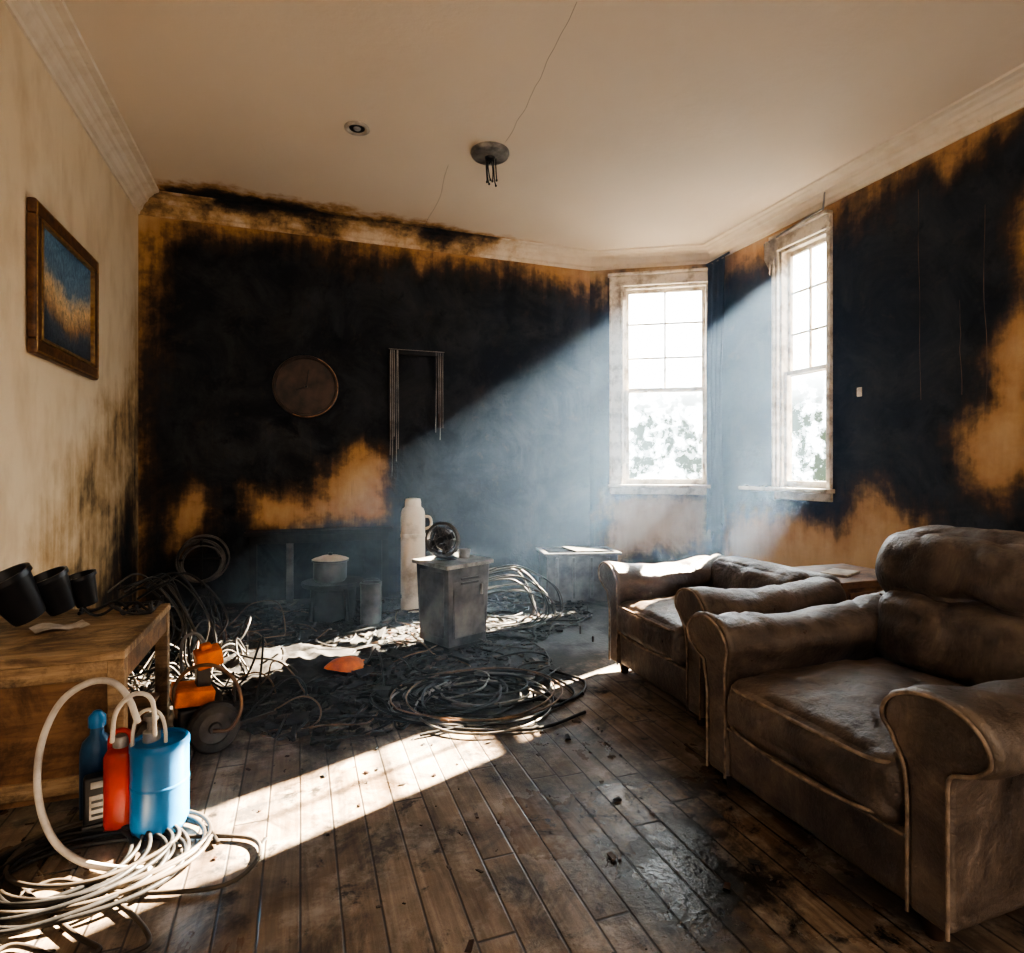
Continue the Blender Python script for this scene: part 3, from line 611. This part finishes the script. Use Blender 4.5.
lathe('lower_drum',[(0,.0),(.15,.0),(.155,.02),(.15,.04),(.15,.20),(.12,.22),(0,.22)],(0,0,0),m_soot,g,dent=.08)
for a in (.6,2.2,3.7,5.2): tube('leg',[[(.15*math.cos(a),.15*math.sin(a),.22),(.18*math.cos(a),.18*math.sin(a),0.01)]],.016,m_char,g)
g2_=group('scorched_pot',(p.x-.05,p.y,.25))
lathe('pot_body',[(0,0),(.095,0),(.11,.02),(.11,.13),(.12,.135),(.12,.145),(.10,.145),(.10,.03),(0,.03)],(0,0,0),m_metal,g2_,dent=.05); lathe('pot_lid',[(0,.175),(.05,.172),(.105,.156),(.122,.148),(.105,.142),(0,.142)],(0,0,0),m_cream,g2_,dent=.04)
lathe('pot_knob',[(0,.17),(.012,.172),(.016,.19),(0,.195)],(0,0,0),m_black,g2_,n=14)
p=FL(371,622); g=group('small_drum',(p.x,p.y,0)); r=.068
lathe('drum',[(0,0),(r,0),(r*1.03,.01),(r,.02),(r,.11),(r*1.04,.12),(r,.13),(r,.24),(r*1.05,.25),(r*1.05,.262),(r*.9,.262),(r*.9,.24),(0,.24)],(0,0,0),m_metal,g,dent=.03)
tube('bail',[catmull([(-.07,0,.23),(-.05,-.02,.28),(0,-.03,.295),(.05,-.02,.28),(.07,0,.23)],4)],.003,m_metal,g)
p=FL(587,601); g=group('scorched_crate',(p.x,p.y+.17,0),math.radians(-12)); cw,cd,chh=.54,.34,.36
for n_,c,s in (('front',(0,-cd/2,chh/2),(cw,.018,chh)),('back',(0,cd/2,chh/2),(cw,.018,chh)),('end_l',(-cw/2,0,chh/2),(.018,cd,chh)),('end_r',(cw/2,0,chh/2),(.018,cd,chh)),('bottom',(0,0,.012),(cw,cd,.02)),
   ('rim_front',(0,-cd/2-.01,chh),(cw+.06,.04,.02)),('rim_back',(0,cd/2+.01,chh),(cw+.06,.04,.02)),('rim_l',(-cw/2-.01,0,chh),(.04,cd,.02)),('rim_r',(cw/2+.01,0,chh),(.04,cd,.02))):
    box(n_,c,s,m_metal,g,bevel=.003)
for x_ in (-.2,-.07,.07,.2): box('rib',(x_,-cd/2-.012,chh/2),(.02,.012,chh-.05),m_metal,g,bevel=.002)
box('scrap_board',(.08,0,chh+.015),(.34,.22,.012),m_char,g,rot=(.05,.04,.3))
xa=XL+FBK.px(246,530)[0]; xb=XL+FBK.px(390,530)[0]; g=group('charred_console_shelf',((xa+xb)/2,YB-.10,0)); w=(xb-xa)/2
box('top',(0,0,.53),(w*2,.19,.03),m_char,g); box('apron',(0,-.02,.485),(w*2-.08,.12,.06),m_char,g)
for x_ in (-w+.06,-w*.42,w-.06): box('leg',(x_,-.05,.26),(.05,.05,.51),m_metal if abs(x_)<w*.5 else m_char,g)
def ringcoil(name,c,r,n,mat,yaw,spread,rad=.006,tilt=0.0,seed=0):
    rr=random.Random(seed); g=group(name,c,yaw); sp=[]
    for i in range(n):
        rad_=r*rr.uniform(.8,1.05); dx=rr.uniform(-.02,.02); y0=(i/n-.5)*spread; tl=tilt+rr.uniform(-.15,.15)
        pts=[]
        for k in range(17):
            a=2*math.pi*k/16+i; z=rad_*math.sin(a); pts.append((rad_*math.cos(a)+dx,y0+z*math.sin(tl),z*math.cos(tl)+(rad_-r)*1.0))
        sp.append(pts)
    tube('loops',sp,rad,mat,g); return g
m_reel=simple('reel_cable',(.20,.18,.16),(.03,.027,.024),.45,sc=5)
p=FL(207,612); ringcoil('cable_reel',(p.x-.05,p.y+.1,.36),.16,9,m_reel,.1,.10,.005,.1,2)
g=bpy.data.objects['cable_reel']; box('reel_stand',(0,.0,-.28),(.10,.09,.16),m_char,g); tube('reel_cross',[[(-.15,0,0),(.15,0,0)],[(0,0,-.24),(0,0,.15)]],.008,m_char,g)
p=FL(515,628); g=group('hose_bundle',(p.x,p.y+.1,0)); spa=[]
for i in range(11):
    x1_=-.10-.02*R.random(); x2=.12+.20*R.random(); hh=.22+.17*R.random(); y=R.uniform(-.08,.1)
    spa.append(catmull([(x1_-.12,y,hh*.88),(x1_+.02,y,hh),(x1_+.18,y,hh*.98),(x2,y+.03,hh*.6),(x2+.03,y,hh*.2),(x2-.06,y-.03,.012),(x2-.22,y-.1,.012),(x2-.38,y-.12,.012)],4))
tube('hoses',spa[:5],.0050,m_gcab,g); tube('dark_hoses',spa[5:],.0050,m_rub,g)
# ================================================================ TANGLES & DEBRIS
inpoly=lambda x,y:sdf([(XL+.05,2.85),(-.3,2.9),(-.25,2.5),(.1,2.2),(.7,2.35),(1.25,2.8),(1.3,3.2),(1.9,3.6),(2.2,4.6),(XL+.05,4.8)],np.array([x]),np.array([y]))[0]
def tangle(name,n,rad,mat,cx,cy,sx,sy,seed,step=.06,zl=.05,length=26,curl=.5):
    rr=random.Random(seed); sp=[]
    g=group(name,(cx,cy,0))
    for i in range(n):
        x=cx+rr.gauss(0,sx); y=cy+rr.gauss(0,sy); a=rr.uniform(0,6.28); da=rr.uniform(-curl,curl); pts=[]
        for k in range(length):
            if k%7==0: da=rr.uniform(-curl,curl)
            a+=da+rr.uniform(-.12,.12); nx=x+step*math.cos(a); ny=y+step*math.sin(a)
            if inpoly(nx,ny)<0: a+=1.3; nx=x+step*.4*math.cos(a); ny=y+step*.4*math.sin(a)
            if inpoly(nx,ny)>-.06: x,y=nx,ny
            z=rad+zl*max(0,mnoise.noise(Vector((k*.25,i*3.1,seed)))); pts.append((x-cx,y-cy,z))
        sp.append(pts)
    tube('cables',sp,rad,mat,g,res=2); return g
tangle('cable_tangle',26,.005,m_rub,.6,3.3,.5,.5,1)
tangle('cable_tangle',9,.0045,m_gcab,.7,3.2,.6,.4,2,zl=.07)
tangle('cable_tangle',8,.0035,m_copper,.1,3.2,.4,.5,3,zl=.10)
tangle('cable_tangle',7,.004,m_gcab,-.60,3.3,.16,.35,4,zl=.36,curl=.8)
tangle('cable_tangle',16,.005,m_rub,-.65,3.2,.16,.35,5,zl=.5,curl=.8)
tangle('cable_tangle',6,.0035,m_copper,-.5,3.1,.15,.3,6,zl=.32,curl=.9)
c=FL(478,698); g=group('power_cord_coil',(c.x,c.y,0))
tube('cord_loops',[coil(0.02,-.03,.36,.32,2,.008,.16,21,.5,var=.5),coil(-.05,.08,.26,.20,2,.012,.16,22,1,var=.5)],.0046,m_reel,g)
tube('dark_cord_loops',[coil(.04,-.04,.36,.31,2,.008,.16,23,2,var=.5),coil(-.14,.0,.26,.24,3,.01,.16,24,.3,var=.5),coil(.08,.10,.28,.24,2,.012,.15,29,3,var=.5)],.0060,m_rub,g)
tube('copper_loops',[coil(.0,.0,.34,.30,2,.016,.2,33,4,var=.5)],.0036,m_copper,g)
q=lambda u,v:FL(u,v,.01)-Vector((c.x,c.y,0))
tube('cord_tail',[catmull([q(230,728),q(290,722),q(350,716),q(410,722),q(470,730),q(540,728),q(585,712)],5),catmull([q(300,700),q(380,690),q(450,672),q(520,688),q(560,668)],5),catmull([q(420,735),q(480,722),q(530,700),q(570,700),q(585,682),q(550,670)],5)],.0065,m_rub,g)
g=group('snagged_wires',(-.50,2.90,0)); sp=[]
for i in range(10):
    x0_=R.uniform(-.25,-.05);y0_=R.uniform(-.1,.05)
    sp.append(catmull([(x0_,y0_-.1,.47+R.uniform(0,.06)),(x0_+.10,y0_,.49+R.uniform(0,.08)),(x0_+R.uniform(.15,.25),y0_+.05,.33),(x0_+R.uniform(.1,.30),y0_+.1,.12),(x0_+R.uniform(.2,.45),y0_+R.uniform(0,.3),.012)],4))
tube('wires',sp[:4],.0035,m_gcab,g); tube('dark_wires',sp[4:],.005,m_rub,g)
def shards(name,n,f,smin,smax,mats,seed,flat=.4,parent=None,lmax=3):
    rr=random.Random(seed); vs=[];fs=[];mi=[]
    for i in range(n):
        x,y,z=f(rr); s=rr.uniform(smin,smax)*(1 if rr.random()<.85 else 1.8); a=rr.uniform(0,6.28); L=rr.uniform(1,lmax); b=len(vs)
        tl=rr.uniform(-.3,.3)
        for dx_,dy_,dz_ in ((-1,-1,0),(1,-1,0),(1,1,0),(-1,1,0),(-1,-1,1),(1,-1,1),(1,1,1),(-1,1,1)):
            X_=dx_*s*L*.5*rr.uniform(.5,1);Y_=dy_*s*.5*rr.uniform(.5,1);Z_=dz_*s*flat*rr.uniform(.4,1)+abs(tl*X_*.6)
            vs.append((x+X_*math.cos(a)-Y_*math.sin(a),y+X_*math.sin(a)+Y_*math.cos(a),z+Z_))
        for q_ in ((0,3,2,1),(4,5,6,7),(0,1,5,4),(1,2,6,5),(2,3,7,6),(3,0,4,7)): fs.append(tuple(b+k for k in q_))
        mi+= [rr.choice(range(len(mats)))]*6
    me=bpy.data.meshes.new(name); me.from_pydata(vs,[],fs); me.update(); o=bpy.data.objects.new(name,me); link(o,parent)
    for m in mats: me.materials.append(m)
    me.polygons.foreach_set('material_index',mi); return o
def fa(rr):
    while True:
        x=rr.uniform(-1.0,2.3); y=rr.uniform(2.1,4.8)
        if inpoly(x,y)>.02: return x,y,.001
def fh(rr):
    while True:
        x=rr.gauss(-.10,.30); y=rr.gauss(2.92,.26)
        if inpoly(x,y)>.02: return x,y,.001
m_ash=simple('grey_ash',(.12,.10,.08),(.035,.03,.026),.9,sc=30)
gd=group('charred_debris')
shards('chips',3400,fa,.006,.024,[m_char,m_char,m_soot,m_char,m_ash,m_dwood,m_char],1,parent=gd)
shards('burnt_lath',60,fa,.016,.030,[m_char,m_dwood,m_char],5,parent=gd,lmax=9,flat=.6)
shards('cinders',1100,fh,.008,.030,[m_char,m_char,m_soot,m_char],6,parent=gd,flat=.8)
def fb(rr): return rr.uniform(-.8,1.1),rr.uniform(.7,2.6),.001
shards('floor_crumbs',190,fb,.003,.012,[m_char,m_ash,m_dwood],2)
n=46
def mz(x,y,sx,sy,h):
    e=math.exp(-((x/sx)**2+(y/sy)**2)); return max(-.01,h*e*(1+.7*mnoise.noise(Vector((x*9,y*9,1))))+ .03*e*mnoise.noise(Vector((x*30,y*30,3)))-.008)
for nm,cc,sx,sy,h in (('ash_heap',FL(275,668),.32,.26,.09),('ash_heap_2',FL(195,640),.16,.25,.10)):
    vs=[];fs=[]
    for i in range(n):
        for j in range(n):
            x=(i/(n-1)-.5)*sx*3.6;y=(j/(n-1)-.5)*sy*3.6; vs.append((x,y,mz(x,y,sx,sy,h)))
    for i in range(n-1):
        for j in range(n-1): fs.append((i*n+j,(i+1)*n+j,(i+1)*n+j+1,i*n+j+1))
    mesh(nm,vs,fs,m_char,gd,True,loc=(cc.x,cc.y,0))
c=FL(347,672); g=group('orange_hard_hat_scrap',(c.x,c.y,.022))
vs=[];fs=[];n=20
for j in range(7):
    for i in range(n):
        a=2*math.pi*i/n; r=.09*(1-j/7)**.6*(1+.15*math.sin(3*a)); vs.append((r*1.15*math.cos(a),r*.8*math.sin(a),.002+.05*math.sin(j/7*1.5)))
for j in range(6):
    for i in range(n): fs.append((j*n+i,j*n+(i+1)%n,(j+1)*n+(i+1)%n,(j+1)*n+i))
fs.append(tuple(range(6*n,7*n))); mesh('cracked_shell',vs,fs,m_org,g,True,rot=(.05,.1,.4)); box('strap',(.07,.04,.012),(.08,.02,.01),m_org,g,rot=(0,.1,.7))
# ================================================================ HAZE
foot=[(XL+.002,YR+.1),(B[0]-.002,YR+.1),(B[0]-.002,B[1]-.002),(A[0],A[1]-.002),(XL+.002,YB-.002)]
vs=[(x,y,.002) for x,y in foot]+[(x,y,H-.002) for x,y in foot]
m=M('smoke_haze'); v=m.co(); s=m.n('ShaderNodeSeparateXYZ',{0:v}).outputs
fx_=m.ma('POWER',m.mr(s[0],-.6,3.2),1.3); fz_=m.mr(s[2],.0,1.1,.35,1.0); fy_=m.mr(s[1],1.0,3.4,.25,1.0)
den=m.ma('ADD',.006,m.ma('MULTIPLY',m.ma('MULTIPLY',m.ma('MULTIPLY',fx_,fz_),fy_),.050))
vsn=m.n('ShaderNodeVolumeScatter',{'Color':(.44,.66,1,1),'Density':den,'Anisotropy':.25}); m.nt.links.new(vsn.outputs[0],m.out.inputs['Volume'])
mesh('smoke_haze',vs,[(4,3,2,1,0),(5,6,7,8,9)]+[(i,(i+1)%5,5+(i+1)%5,5+i) for i in range(5)],m.m)
# ================================================================ LIGHT
sd=Vector((-1,-.42,-.575*1.085)); sun=bpy.data.lights.new('sun','SUN'); sun.energy=155; sun.angle=math.radians(.55); sun.color=(1,.86,.66)
so=bpy.data.objects.new('sun',sun); link(so); so.rotation_euler=sd.to_track_quat('-Z','Y').to_euler(); so.location=(5,7,5)
w=bpy.data.worlds.new('world'); scene.world=w; w.use_nodes=True; nt=w.node_tree; nt.nodes.clear()
class W(M):
    def __init__(s): s.nt=nt; s.out=nt.nodes.new('ShaderNodeOutputWorld')
k=W(); d=k.co('Generated'); s=k.n('ShaderNodeSeparateXYZ',{0:d}).outputs
dirf=k.ma('ADD',k.ma('MULTIPLY',s[0],.55),k.ma('MULTIPLY',s[1],.83)); ff=k.mr(dirf,-.1,.35)
fol=k.no(d,26,9,.78); lowz=k.mr(s[2],.24,.09); lf=k.ma('MULTIPLY',k.mr(fol,.38,.52),lowz)
sky=k.mix(lf,(.88,.95,1.0),(.022,.028,.018)); col=k.mix(ff,(1.0,.83,.68),sky); stg=k.mr(ff,0,1,1.25,9.0)
bg=k.n('ShaderNodeBackground',{0:col,1:stg}); nt.links.new(bg.outputs[0],k.out.inputs[0])
